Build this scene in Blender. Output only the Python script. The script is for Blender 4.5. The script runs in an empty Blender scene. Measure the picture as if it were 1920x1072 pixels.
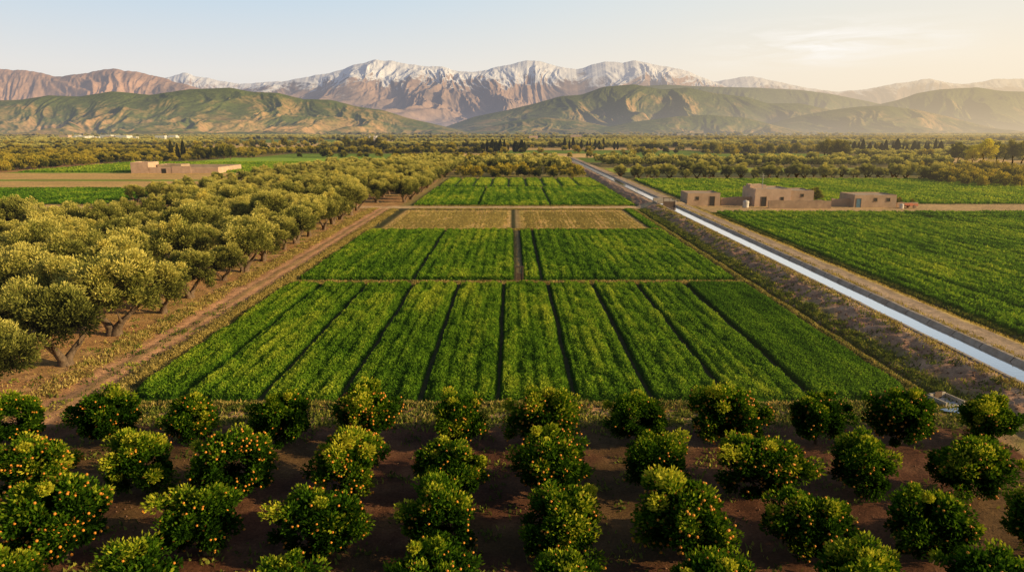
import bpy, math, random
import numpy as np
R=math.radians
rng=np.random.default_rng(7); random.seed(7)
S=bpy.context.scene; C=S.collection
F=1297.0; P=R(12.6); CH=15.0
# ------------------------------------------------------------------ helpers
def ray(px,py):
    a=(px-960)/F; b=(536-py)/F
    return a, math.cos(P)+b*math.sin(P), -math.sin(P)+b*math.cos(P)
def at_z(px,py,z=0.0):
    a,yc,zc=ray(px,py); t=(z-CH)/zc
    return a*t, yc*t
def at_Y(px,py,Y):
    a,yc,zc=ray(px,py); t=Y/yc
    return a*t, CH+zc*t
def in_view(x,y,m=4.0,z=0.0):
    zc=y*math.cos(P)+(CH-z)*math.sin(P)
    return abs(x)<0.742*zc+m
def hsh(ix,iy,s):
    n=(ix.astype(np.int64)*374761393+iy.astype(np.int64)*668265263+s*144269504)&0xffffffff
    n=((n^(n>>13))*1274126177)&0xffffffff
    n=((n^(n>>16))*2246822519)&0xffffffff
    return ((n^(n>>15))&0xffffff)/float(0xffffff)
def pn(x,y,s=0):
    x=np.asarray(x,float);y=np.asarray(y,float)
    ix=np.floor(x);iy=np.floor(y);fx=x-ix;fy=y-iy
    u=fx*fx*fx*(fx*(fx*6-15)+10);v=fy*fy*fy*(fy*(fy*6-15)+10)
    def g(dx,dy):
        a=hsh(ix+dx,iy+dy,s)*2*np.pi
        return np.cos(a)*(fx-dx)+np.sin(a)*(fy-dy)
    return 1.5*((g(0,0)*(1-u)+g(1,0)*u)*(1-v)+(g(0,1)*(1-u)+g(1,1)*u)*v)
def fbm(x,y,s=0,o=4):
    r=0;a=1;t=0
    for i in range(o):
        r=r+a*pn(x*2**i,y*2**i,s+i*17);t+=a;a*=.5
    return r/t
def ridged(x,y,s=0,o=4,g=.5,e=1.25):
    r=0;a=1;t=0
    for i in range(o):
        n=np.clip(1-np.sqrt(pn(x*2**i+i*3.7,y*2**i,s+i*13)**2+.004)*1.5,0,1)
        r=r+a*n**e;t+=a;a*=g
    return r/t
def sm(a,b,v):
    t=np.clip((v-a)/(b-a),0,1); return t*t*(3-2*t)
def band(v,a,b,s=.3): return sm(a-s,a+s,v)*(1-sm(b-s,b+s,v))
def mesh_np(name,V,Q,mat=None,smooth=False,tone=None,col=None):
    V=np.asarray(V,np.float32);Q=np.asarray(Q,np.int32);k=Q.shape[1]
    me=bpy.data.meshes.new(name)
    me.vertices.add(len(V));me.vertices.foreach_set('co',V.ravel())
    me.loops.add(Q.size);me.loops.foreach_set('vertex_index',Q.ravel())
    me.polygons.add(len(Q));me.polygons.foreach_set('loop_start',np.arange(0,Q.size,k,dtype=np.int32))
    me.update(calc_edges=True)
    me.polygons.foreach_set('use_smooth',np.full(len(Q),smooth))
    if tone is not None:
        a=me.attributes.new('tone','FLOAT','POINT');a.data.foreach_set('value',np.asarray(tone,np.float32))
    if col is not None:
        a=me.attributes.new('gcol','FLOAT_COLOR','POINT')
        c=np.ones((len(V),4),np.float32);c[:,:3]=col;a.data.foreach_set('color',c.ravel())
    if mat: me.materials.append(mat)
    return me
def link(name,me,parent=None,loc=None,rz=0):
    o=bpy.data.objects.new(name,me);C.objects.link(o)
    if loc is not None:o.location=loc
    if rz:o.rotation_euler=(0,0,rz)
    if parent:o.parent=parent
    return o
def tag(o,label,cat,group=None,kind=None):
    o['label']=label;o['category']=cat
    if group:o['group']=group
    if kind:o['kind']=kind
    return o
def thing(name,label,cat,loc,rz=0,group=None):
    o=link(name,None,None,loc,rz);return tag(o,label,cat,group)
def leaves(Cn,D,L,W,r):
    n=len(Cn);D=D/np.linalg.norm(D,axis=1,keepdims=True)
    q=r.normal(size=(n,3));Sd=np.cross(D,q);Sd/=np.linalg.norm(Sd,axis=1,keepdims=True)
    L=(L*r.uniform(.7,1.3,n))[:,None]*.5;W=(W*r.uniform(.7,1.3,n))[:,None]*.5
    V=np.stack([Cn-D*L,Cn+Sd*W,Cn+D*L,Cn-Sd*W],1).reshape(-1,3)
    Q=np.arange(4*n).reshape(-1,4)
    return V,Q
def tube(pts,rad,ns=7,base=0):
    V=[];Q=[]
    for i,(p,r) in enumerate(zip(pts,rad)):
        p=np.array(p,float)
        d=np.array(pts[min(i+1,len(pts)-1)],float)-np.array(pts[max(i-1,0)],float);d/=np.linalg.norm(d)
        a=np.cross(d,[.3,.9,.1]);a/=np.linalg.norm(a);b=np.cross(d,a)
        for k in range(ns):
            t=2*math.pi*k/ns;rr=r*(1+.18*math.sin(k*2.6+i))
            V.append(p+rr*(math.cos(t)*a+math.sin(t)*b))
    for i in range(len(pts)-1):
        for k in range(ns):
            k2=(k+1)%ns;Q.append((base+i*ns+k,base+i*ns+k2,base+(i+1)*ns+k2,base+(i+1)*ns+k))
    return V,Q
def boxes(name,lst,mat,parent=None,bev=0):
    V=[];Q=[]
    for (x0,x1,y0,y1,z0,z1) in lst:
        b=len(V)
        V+=[(x0,y0,z0),(x1,y0,z0),(x1,y1,z0),(x0,y1,z0),(x0,y0,z1),(x1,y0,z1),(x1,y1,z1),(x0,y1,z1)]
        Q+=[(b,b+3,b+2,b+1),(b+4,b+5,b+6,b+7),(b,b+1,b+5,b+4),(b+1,b+2,b+6,b+5),(b+2,b+3,b+7,b+6),(b+3,b,b+4,b+7)]
    o=link(name,mesh_np(name,V,Q,mat),parent)
    if bev:
        m=o.modifiers.new('b','BEVEL');m.width=bev;m.segments=2
    return o
# ------------------------------------------------------------------ materials
def newmat(name):
    m=bpy.data.materials.new(name);m.use_nodes=True;nt=m.node_tree;nt.nodes.clear()
    return m,nt
def N(nt,t,**k):
    n=nt.nodes.new(t)
    for a,v in k.items(): setattr(n,a,v)
    return n
def M(nt,op,a,b=None,c=None,clamp=False):
    n=nt.nodes.new('ShaderNodeMath');n.operation=op;n.use_clamp=clamp
    for i,v in enumerate((a,b,c)):
        if v is None: continue
        if isinstance(v,(int,float)): n.inputs[i].default_value=v
        else: nt.links.new(v,n.inputs[i])
    return n.outputs[0]
def mixc(nt,f,a,b,mode='MIX'):
    n=nt.nodes.new('ShaderNodeMix');n.data_type='RGBA';n.blend_type=mode
    for s,v in ((n.inputs[0],f),(n.inputs[6],a),(n.inputs[7],b)):
        if isinstance(v,(int,float)): s.default_value=v
        elif isinstance(v,tuple): s.default_value=(*v,1)
        else: nt.links.new(v,s)
    return n.outputs[2]
def ramp(nt,f,stops):
    n=nt.nodes.new('ShaderNodeValToRGB');e=n.color_ramp.elements
    while len(e)<len(stops): e.new(.5)
    for i,(p,c) in enumerate(stops): e[i].position=p;e[i].color=(*c,1) if len(c)==3 else c
    nt.links.new(f,n.inputs[0]);return n.outputs[0]
def noise(nt,vec,scale,detail=4,rough=.55,dist=0):
    n=N(nt,'ShaderNodeTexNoise');n.inputs['Scale'].default_value=scale;n.inputs['Detail'].default_value=detail
    n.inputs['Roughness'].default_value=rough;n.inputs['Distortion'].default_value=dist
    if vec is not None: nt.links.new(vec,n.inputs['Vector'])
    return n.outputs[0]
# aerial haze painted into materials as a glow by place (denser low down and towards the sun side)
HZ=bpy.data.node_groups.new('painted_haze','ShaderNodeTree')
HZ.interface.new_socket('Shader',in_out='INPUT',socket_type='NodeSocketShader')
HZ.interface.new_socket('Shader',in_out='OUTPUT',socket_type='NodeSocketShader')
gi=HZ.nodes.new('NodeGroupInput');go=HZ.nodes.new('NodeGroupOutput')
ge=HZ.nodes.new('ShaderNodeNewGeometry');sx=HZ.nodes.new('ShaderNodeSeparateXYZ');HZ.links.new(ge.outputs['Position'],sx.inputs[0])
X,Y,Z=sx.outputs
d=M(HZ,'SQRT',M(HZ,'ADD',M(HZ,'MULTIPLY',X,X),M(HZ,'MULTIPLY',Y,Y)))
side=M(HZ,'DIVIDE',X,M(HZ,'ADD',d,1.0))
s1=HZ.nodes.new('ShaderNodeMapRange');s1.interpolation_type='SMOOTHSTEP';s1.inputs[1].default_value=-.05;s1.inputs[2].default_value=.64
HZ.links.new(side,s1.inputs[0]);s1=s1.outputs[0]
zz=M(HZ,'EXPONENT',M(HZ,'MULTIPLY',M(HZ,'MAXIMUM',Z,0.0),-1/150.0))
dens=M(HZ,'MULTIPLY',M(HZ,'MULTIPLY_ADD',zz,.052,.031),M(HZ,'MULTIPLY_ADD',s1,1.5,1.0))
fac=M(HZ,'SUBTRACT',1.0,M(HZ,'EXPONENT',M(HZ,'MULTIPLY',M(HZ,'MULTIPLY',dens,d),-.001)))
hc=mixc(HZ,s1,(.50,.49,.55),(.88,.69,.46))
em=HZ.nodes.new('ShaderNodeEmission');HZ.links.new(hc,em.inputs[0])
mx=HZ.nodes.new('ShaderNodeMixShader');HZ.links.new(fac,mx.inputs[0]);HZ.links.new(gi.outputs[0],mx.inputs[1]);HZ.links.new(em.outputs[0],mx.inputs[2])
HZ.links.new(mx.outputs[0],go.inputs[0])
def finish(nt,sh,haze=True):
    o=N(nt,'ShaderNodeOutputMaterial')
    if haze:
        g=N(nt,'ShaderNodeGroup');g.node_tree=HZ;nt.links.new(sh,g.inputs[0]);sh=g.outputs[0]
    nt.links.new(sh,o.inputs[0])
def leafmat(name,stops,transl=.35,haze=False,isl=.35,objv=.2):
    m,nt=newmat(name)
    at=N(nt,'ShaderNodeAttribute',attribute_name='tone');g=N(nt,'ShaderNodeNewGeometry');oi=N(nt,'ShaderNodeObjectInfo')
    f=M(nt,'ADD',at.outputs['Fac'],M(nt,'MULTIPLY',M(nt,'SUBTRACT',g.outputs['Random Per Island'],.5),isl))
    f=M(nt,'ADD',f,M(nt,'MULTIPLY',M(nt,'SUBTRACT',oi.outputs['Random'],.5),objv),clamp=True)
    c=ramp(nt,f,stops)
    di=N(nt,'ShaderNodeBsdfDiffuse');nt.links.new(c,di.inputs[0])
    tr=N(nt,'ShaderNodeBsdfTranslucent');nt.links.new(mixc(nt,.5,c,(1.0,.98,.35),'MULTIPLY'),tr.inputs[0])
    a=N(nt,'ShaderNodeMixShader');a.inputs[0].default_value=transl;nt.links.new(di.outputs[0],a.inputs[1]);nt.links.new(tr.outputs[0],a.inputs[2])
    finish(nt,a.outputs[0],haze);return m
def plain(name,c1,c2,scale=3,rough=.9,bump=.3,haze=False,metal=0,detail=5):
    m,nt=newmat(name);tc=N(nt,'ShaderNodeTexCoord');v=tc.outputs['Object']
    n=noise(nt,v,scale,detail,.65)
    p=N(nt,'ShaderNodeBsdfPrincipled');p.inputs['Roughness'].default_value=rough;p.inputs['Metallic'].default_value=metal
    nt.links.new(ramp(nt,n,[(.3,c1),(.7,c2)]),p.inputs['Base Color'])
    if bump:
        b=N(nt,'ShaderNodeBump');b.inputs['Strength'].default_value=bump;b.inputs['Distance'].default_value=.05
        nt.links.new(noise(nt,v,scale*6,5,.7),b.inputs['Height']);nt.links.new(b.outputs[0],p.inputs['Normal'])
    finish(nt,p.outputs[0],haze);return m
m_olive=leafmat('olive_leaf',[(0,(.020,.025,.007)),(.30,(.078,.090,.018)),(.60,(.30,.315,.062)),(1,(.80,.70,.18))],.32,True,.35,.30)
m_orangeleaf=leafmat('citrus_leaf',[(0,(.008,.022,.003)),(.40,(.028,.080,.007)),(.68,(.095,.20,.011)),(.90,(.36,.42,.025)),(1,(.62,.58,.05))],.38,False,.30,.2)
m_citrusfar=leafmat('grove_leaf',[(0,(.022,.030,.007)),(.42,(.10,.12,.020)),(1,(.60,.48,.06))],.3,True,objv=.8)
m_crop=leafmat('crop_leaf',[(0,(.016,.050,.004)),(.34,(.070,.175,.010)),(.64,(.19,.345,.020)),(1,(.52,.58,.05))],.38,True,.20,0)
m_dry=leafmat('dry_grass',[(0,(.16,.14,.035)),(.5,(.50,.38,.11)),(1,(.74,.60,.21))],.3,True,.5,0)
m_weed=leafmat('weed_leaf',[(0,(.06,.08,.018)),(.5,(.18,.23,.035)),(1,(.48,.44,.08))],.3,True,.5,0)
m_cyp=leafmat('cypress_leaf',[(0,(.015,.02,.006)),(.5,(.05,.06,.016)),(1,(.16,.15,.035))],.15,True)
m_broad=leafmat('broad_leaf',[(0,(.020,.028,.007)),(.5,(.13,.145,.02)),(1,(.44,.38,.05))],.3,True)
m_yellow=leafmat('yellow_leaf',[(0,(.25,.22,.01)),(.5,(.66,.56,.02)),(1,(.85,.75,.06))],.35,True)
m_bark=plain('bark',(.08,.055,.035),(.26,.18,.12),6,.95,.8)
m_fruit=plain('orange_peel',(.66,.21,.014),(.80,.34,.03),8,.6,.1)
m_mud=plain('mud_plaster',(.38,.26,.17),(.56,.40,.275),.6,.95,.6,True,detail=9)
m_mud2=plain('mud_brick',(.28,.19,.13),(.46,.33,.22),.8,.95,.7,True,detail=9)
m_pink=plain('pale_mud_plaster',(.50,.34,.23),(.70,.50,.36),.5,.95,.5,True,detail=9)
m_roof=plain('roof_earth',(.36,.28,.20),(.52,.41,.31),.8,.95,.3,True)
m_white=plain('white_wash',(.60,.56,.50),(.78,.74,.68),1,.8,.2,True)
m_blue=plain('blue_paint',(.07,.17,.26),(.14,.25,.34),3,.6,.1)
m_dark=plain('dark_opening',(.02,.018,.015),(.04,.035,.03),3,.8,0,True)
m_conc=plain('concrete',(.34,.29,.23),(.54,.47,.38),1.2,.85,.4,True,detail=8)
m_steel=plain('rusty_steel',(.10,.06,.04),(.22,.16,.12),6,.6,.3,metal=.4)
m_redp=plain('red_paint',(.36,.10,.05),(.45,.15,.08),5,.6,.1)
m_wood=plain('weathered_wood',(.15,.10,.06),(.30,.22,.14),5,.9,.4)
# ------------------------------------------------------------------ ground
FUR=[-18.9,-14.4,-9.8,-5.3,-0.8,3.6,8.0,12.4,17.2]
def H(x,y):
    w=x+.18*pn(x*.3,y*.25,5)
    n=fbm(x*.5,y*.5,3,4)
    near=1-sm(300,420,y)
    h=.07*n*near
    bk=sm(25.0,28.9,w)*(1-sm(34.6,36.6,w))*.85*(1-sm(380,420,y))
    bk=bk*(1+.12*n*band(x,25,28.6,.4))
    rough=.30*fbm(x*1.1,y*.9,71,4)*band(x,25.0,28.4,.5)*near
    cut=band(x,29.5,32.0,.12)*(-.75)*(1-sm(380,420,y))
    di=-.45*band(w,24.3,24.8,.3)*(1-sm(130,136,y))*sm(36,39,y)
    d2=-.45*band(w,36.9,37.5,.3)*near*(1-sm(126,132,y))
    bund=.16*np.exp(-((w+23.2)/.35)**2)*band(y,36,136,1)+.14*np.exp(-((w-23.8)/.3)**2)*band(y,38,136,1)
    wy=y+.2*pn(x*.3,y*.3,8)
    inx=band(x,-22.5,23.5,.5)
    bund=bund+inx*(.14*np.exp(-((wy-68.7)/.4)**2)+.14*np.exp(-((wy-106.9)/.4)**2)+.12*np.exp(-((wy-36.2)/.4)**2))
    fur=-.05*np.abs(np.cos(x*3.6))*band(y,108,135,.5)*inx*near
    orch=.10*np.abs(np.cos((x+2.6)*np.pi/4.35))**6*(1-sm(32,34,y))*1
    lf=.14*fbm(x*.22,y*.22,41,4)*(1-sm(-26,-24,x))*near
    rut=-.07*(np.exp(-((w+24.7)/.22)**2)+np.exp(-((w+26.0)/.22)**2))*band(y,30,138,2)
    return h*.6+np.maximum(bk,0)+cut*sm(.2,.8,bk+.01)+di+d2+bund+fur+orch+lf+rut+rough
PARC=[]
def parcels():
    r=random.Random(11);y=345
    while y<2700:
        yb=y*r.uniform(1.12,1.25);x=-.9*yb
        while x<.9*yb:
            w=r.uniform(.15,.42)*y
            u=r.random()
            t='o' if u<.30 else 'c' if u<.60 else 'g' if u<.78 else 't'
            PARC.append((x,x+w,y,yb,t,r.random()));x+=w
        y=yb
parcels()
GREEN=np.array((.20,.30,.026));TAN=np.array((.62,.42,.17));GROVE=np.array((.30,.24,.07))
def gcol(x,y):
    x=np.asarray(x,float);y=np.asarray(y,float)
    c=np.empty(x.shape+(3,))
    nn=fbm(x*.12,y*.12,21,4);n2=fbm(x*.6,y*.6,22,3)
    w=x+.35*pn(x*.35,y*.22,31)+.15*pn(x*1.3,y*1.1,32);wy=y+.4*pn(x*.3,y*.3,33)
    def put(m,col):
        m=np.clip(m,0,1)[...,None];c[:]=c*(1-m)+np.array(col)*m
    c[:]=(.32,.25,.09)
    far=fbm(x*.0012,y*.0022,55,4)
    put(sm(1800,3000,y),(.50,.32,.16));put(sm(1800,3000,y)*sm(-.05,.15,far),(.20,.22,.05))
    for (a,b,y0,y1,t,v) in PARC:
        m=(x>=a)&(x<b)&(y>=y0)&(y<y1)
        if not m.any(): continue
        k=.75+.5*v
        c[m]={'g':GREEN*(k+.5*(v>.6)),'t':TAN*k,'o':GROVE*k,'c':GROVE*.8*k}[t]
    # left orchard ground
    L=(1-sm(-24,-22,w))*(1-sm(336,345,y))
    put(L,(.50,.27,.12));put(L*sm(-.1,.25,nn)*.5,(.38,.28,.09));put(L*sm(.05,.3,n2)*.45,(.58,.37,.18))
    # front orchard
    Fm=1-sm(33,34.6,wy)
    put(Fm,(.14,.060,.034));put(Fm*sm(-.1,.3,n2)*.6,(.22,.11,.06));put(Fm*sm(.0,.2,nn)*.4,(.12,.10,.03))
    # apron between orchard and field
    A=band(wy,34.0,36.8,.4)*band(x,-30,26,1)
    put(A,(.40,.22,.11));put(A*sm(-.15,.15,n2),(.17,.18,.045));put(A*band(wy,34.6,35.4,.2),(.56,.36,.20))
    # field block base
    B=band(w,-23.8,25,.3)*band(y,36.7,138,.3)
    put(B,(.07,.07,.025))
    put(B*band(wy,67.9,69.4,.15),(.52,.37,.16));put(B*band(wy,68.9,69.2,.1),(.10,.07,.04))
    put(B*band(wy,106.4,107.6,.2),(.34,.29,.10))
    put(B*band(x,.5,.95,.1)*band(y,69,136,.3),(.40,.29,.14))
    T=band(x,-20.6,21.6,.4)*band(wy,107.6,134.8,.3)*(1-band(x,-.2,1.2,.1))
    put(T,(.72,.47,.18));put(T*sm(.0,.5,np.cos(x*3.6))*.5,(.46,.36,.09));put(T*sm(-.1,.3,nn)*.3,(.30,.31,.06))
    # bunds
    put(band(w,-23.7,-22.5,.2)*band(y,36,138,1)*sm(-.3,.2,n2),(.40,.33,.09))
    # left path
    Pm=band(w,-26.7,-24.0,.35)*band(y,33.5,138,.6)
    put(Pm,(.50,.27,.15));put(Pm*band(w,-25.7,-25.1,.25)*.6,(.34,.27,.10))
    put(Pm*(np.exp(-((w+24.7)/.3)**2)+np.exp(-((w+26.0)/.3)**2))*.6,(.64,.38,.22))
    # bank
    K=band(w,24.2,36.6,.2)*(1-sm(400,420,y))*sm(22,30,y)
    put(K,(.50,.28,.18));put(K*sm(-.05,.3,n2)*.6,(.64,.40,.26));put(K*band(w,24.2,26.6,.8)*sm(-.25,.15,nn)*.85,(.22,.23,.055))
    put(band(w,24.35,24.8,.15)*band(y,38,136,.5),(.09,.06,.04))
    put(K*band(w,28.1,29.3,.2),(.62,.42,.28))
    put(K*band(w,32.1,34.6,.2),(.42,.315,.23));put(K*band(w,33.0,33.9,.2),(.54,.40,.28))
    put(K*band(w,34.5,36.6,.25),(.52,.38,.14));put(K*band(w,34.6,36.6,.25)*sm(-.1,.2,n2)*.7,(.60,.50,.16))
    put(band(w,36.8,37.7,.15)*band(y,30,130,.5),(.08,.06,.035))
    # right land
    Rr=sm(37.6,38.2,w)*(1-sm(336,345,y))
    put(Rr,(.10,.11,.03))
    put(Rr*band(wy,131,146,.6),(.56,.39,.20));put(Rr*band(wy,222,240,2),(.32,.27,.08))
    put(Rr*band(y,262,292,2),(.34,.42,.045));put(Rr*band(y,292,345,2),(.32,.26,.09))
    # cross road and beyond
    put(band(x,-26,36.4,1)*band(wy,137.6,141.6,.3),(.66,.47,.27))
    put((1-sm(-27,-25,x))*band(wy,138.5,142.3,.3),(.62,.43,.24))
    Gc=band(x,-21,26,.5)
    put(Gc*band(y,142.2,226,.3),(.10,.13,.025));put(Gc*band(y,189.5,192.5,.5),(.44,.36,.11))
    put(Gc*band(y,226,345,1),(.34,.28,.09))
    # left far fields
    Lf=1-sm(-86,-84,w)
    put(Lf*band(y,145,187,1),(.06,.12,.018));put(Lf*band(y,187,256,1),(.66,.43,.16));put(Lf*band(y,215,222,1),(.24,.34,.035))
    put(band(x,-185,-86,1)*band(y,256,345,1),(.26,.38,.035))
    c*= (1+.28*n2*(1-sm(200,600,y))+.2*nn)[...,None]
    return np.clip(c,.004,1)
def axis(parts):
    out=[]
    for a,b,s in parts:
        n=max(1,int(round((b-a)/s)));out+=list(np.linspace(a,b,n,endpoint=False))
    return out
xf=axis([(-30,-22,.25),(-22,22,.4),(22,39,.17),(39,100,1.2),(100,300,4),(300,1200,14),(1200,3200,60)])
x=3200
while x<52000: xf.append(x);x*=1.18
xl=[-v for v in axis([(30,100,.9),(100,300,4),(300,1200,14),(1200,3200,60)])];x=3200
while x<52000: xl.append(-x);x*=1.18
XS=np.array(sorted(set(np.round(xl+xf,4))))
yf=[-60,-20]+axis([(0,16,2),(16,72,.32),(72,140,.5),(140,260,1.5)]);y=260
while y<3200: yf.append(y);y*=1.012
while y<70000: yf.append(y);y*=1.12
YS=np.array(sorted(set(np.round(yf,4))))
def grid_sheet(name,x0,x1,y0,y1,mat,dz=0):
    xs=XS[(XS>=x0)&(XS<=x1)];ys=YS[(YS>=y0)&(YS<=y1)]
    gx,gy=np.meshgrid(xs,ys);z=H(gx,gy)+dz
    nx,ny=len(xs),len(ys)
    i=np.arange(ny-1)[:,None]*nx+np.arange(nx-1)[None]
    Q=np.stack([i,i+1,i+nx+1,i+nx],-1).reshape(-1,4)
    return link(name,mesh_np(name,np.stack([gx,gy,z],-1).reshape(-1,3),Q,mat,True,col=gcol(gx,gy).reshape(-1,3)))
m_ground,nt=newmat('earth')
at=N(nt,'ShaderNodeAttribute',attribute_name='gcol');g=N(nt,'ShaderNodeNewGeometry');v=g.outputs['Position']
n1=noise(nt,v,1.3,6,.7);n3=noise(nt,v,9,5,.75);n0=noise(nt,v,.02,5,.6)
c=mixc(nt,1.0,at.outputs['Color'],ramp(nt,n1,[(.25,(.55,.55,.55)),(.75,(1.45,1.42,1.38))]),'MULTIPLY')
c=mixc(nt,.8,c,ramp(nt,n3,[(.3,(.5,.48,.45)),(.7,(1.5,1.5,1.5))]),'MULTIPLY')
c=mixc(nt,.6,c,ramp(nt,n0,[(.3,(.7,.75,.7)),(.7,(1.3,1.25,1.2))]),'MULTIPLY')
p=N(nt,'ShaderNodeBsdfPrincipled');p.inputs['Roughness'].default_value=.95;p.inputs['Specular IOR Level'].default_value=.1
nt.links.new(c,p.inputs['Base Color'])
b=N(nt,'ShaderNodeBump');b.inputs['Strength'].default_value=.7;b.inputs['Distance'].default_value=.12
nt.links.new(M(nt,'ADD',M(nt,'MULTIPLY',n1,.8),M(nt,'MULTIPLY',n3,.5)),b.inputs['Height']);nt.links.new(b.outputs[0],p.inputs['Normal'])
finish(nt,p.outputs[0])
tag(grid_sheet('ground',-60000,60000,-100,80000,m_ground),'flat farmland floor of bare and grassy soil reaching to the hills','ground',kind='structure')
tag(grid_sheet('dirt_path',-26.9,-23.8,33,138,m_ground,.012),'reddish dirt path between the olive orchard and the green field','path',kind='structure')
tag(grid_sheet('dirt_road',-26,29.0,137.4,141.8,m_ground,.012),'pale dirt road crossing behind the brown tilled plots','road',kind='structure')
tag(grid_sheet('canal_track',32.4,34.7,28,340,m_ground,.012),'grey brown dirt track along the right side of the canal','track',kind='structure')
# ------------------------------------------------------------------ canal
prof=[(29.22,.45),(29.22,.93),(29.45,.93),(29.72,.40),(31.55,.40),(32.02,.95),(32.28,.95),(32.28,.45)]
ys=np.arange(24,400,3.0);V=[];Q=[]
for j,y in enumerate(ys):
    for (x,z) in prof: V.append((x+.02*math.sin(y*1.7),y,z+.02*math.sin(y*.9)))
k=len(prof)
for j in range(len(ys)-1):
    for i in range(k-1): Q.append((j*k+i,j*k+i+1,(j+1)*k+i+1,(j+1)*k+i))
m_canal,nt=newmat('canal_concrete')
g=N(nt,'ShaderNodeNewGeometry');v=g.outputs['Position'];s=N(nt,'ShaderNodeSeparateXYZ');nt.links.new(v,s.inputs[0])
jn=M(nt,'LESS_THAN',M(nt,'FRACT',M(nt,'DIVIDE',s.outputs[1],3.0)),.03)
c=ramp(nt,noise(nt,v,.9,9,.75),[(.32,(.28,.20,.14)),(.5,(.44,.36,.28)),(.68,(.60,.50,.40))]);c=mixc(nt,jn,c,(.09,.07,.06))
p=N(nt,'ShaderNodeBsdfPrincipled');p.inputs['Roughness'].default_value=.85;nt.links.new(c,p.inputs['Base Color']);finish(nt,p.outputs[0])
tag(link('irrigation_canal',mesh_np('irrigation_canal',V,Q,m_canal)),'straight concrete lined irrigation canal running to the horizon','canal',kind='structure')
m_water,nt=newmat('water')
p=N(nt,'ShaderNodeBsdfPrincipled');p.inputs['Base Color'].default_value=(.14,.14,.12,1);p.inputs['Roughness'].default_value=.06
gl=N(nt,'ShaderNodeBsdfGlossy');gl.inputs['Roughness'].default_value=.08;gl.inputs[0].default_value=(.94,.93,.92,1)
g=N(nt,'ShaderNodeNewGeometry');b=N(nt,'ShaderNodeBump');b.inputs['Strength'].default_value=.15;b.inputs['Distance'].default_value=.02
nt.links.new(noise(nt,g.outputs['Position'],3,3),b.inputs['Height']);nt.links.new(b.outputs[0],gl.inputs['Normal'])
mx=N(nt,'ShaderNodeMixShader');mx.inputs[0].default_value=.88;nt.links.new(p.outputs[0],mx.inputs[1]);nt.links.new(gl.outputs[0],mx.inputs[2]);finish(nt,mx.outputs[0])
V=[];Q=[]
for j,y in enumerate(ys): V+=[(29.6,y,.66),(31.77,y,.66)]
for j in range(len(ys)-1): Q.append((2*j,2*j+1,2*j+3,2*j+2))
tag(link('water',mesh_np('water',V,Q,m_water)),'still bright water filling the irrigation canal','water',kind='structure')
# bridge
t=thing('canal_bridge','small concrete slab bridge carrying the dirt road over the canal','bridge',(30.7,139.7,.96))
boxes('deck',[(-1.9,1.9,-2.2,2.2,.0,.22)],m_conc,t,.03)
boxes('parapet',[(-1.9,1.9,-2.2,-1.95,.223,.75)],m_conc,t,.03);boxes('parapet',[(-1.9,1.9,1.95,2.2,.223,.75)],m_conc,t,.03)
def sluice(x,y,z,w,h,label,rz=0):
    t=thing('sluice_gate',label,'sluice gate',(x,y,z),rz)
    boxes('post',[(-w/2-.06,-w/2+.06,-.06,.06,0,h)],m_steel,t,.01);boxes('post',[(w/2-.06,w/2+.06,-.06,.06,0,h)],m_steel,t,.01)
    boxes('crossbar',[(-w/2-.12,w/2+.12,-.075,.075,h+.002,h+.13)],m_steel,t,.01)
    boxes('gate_plate',[(-w/2+.063,w/2-.063,-.02,.02,.15,h*.62)],m_steel,t);boxes('spindle',[(-.03,.03,-.03,.03,h*.62+.002,h-.002)],m_steel,t)
    return t
sluice(30.65,135.2,.5,2.2,1.8,'rusty steel sluice gate across the canal just before the bridge')
sluice(.75,69.0,.0,.7,1.5,'small sluice gate where the ditch meets the middle field path')
# outlet near right
t=thing('concrete_outlet','pale concrete ditch outlet box at the near right corner of the field','outlet',(24.6,36.9,-.02),R(14));t.scale=(.6,.6,.5)
boxes('side_wall',[(-1.1,-.9,-1.1,1.1,0,.6)],m_conc,t,.02);boxes('side_wall',[(.9,1.1,-1.1,1.1,0,.6)],m_conc,t,.02);boxes('back_wall',[(-.897,.897,.9,1.1,0,.75)],m_conc,t,.02)
boxes('outlet_slab',[(-.897,.897,-1.1,.897,-.02,.12)],m_white,t)
boxes('gate_plate',[(-.4,.4,.82,.86,.125,.95)],m_steel,t)
for (x,y,rx,ry,lab) in ((24.4,35.4,.8,.4,'small puddle in front of the concrete outlet'),(24.5,39.9,.3,1.5,'narrow gleam of water in the ditch behind the outlet')):
    V=[(x,y,H(np.array(x),np.array(y))+.12)];Q=[]
    n=24
    for k in range(n):
        a=2*math.pi*k/n;r=1+.2*math.sin(3*a+x);V.append((x+rx*r*math.cos(a),y+ry*r*math.sin(a),V[0][2]))
    Q=[(0,1+k,1+(k+1)%n) for k in range(n)]
    tag(link('puddle',mesh_np('puddle',V,Q,m_water)),lab,'puddle',kind='structure')
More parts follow.
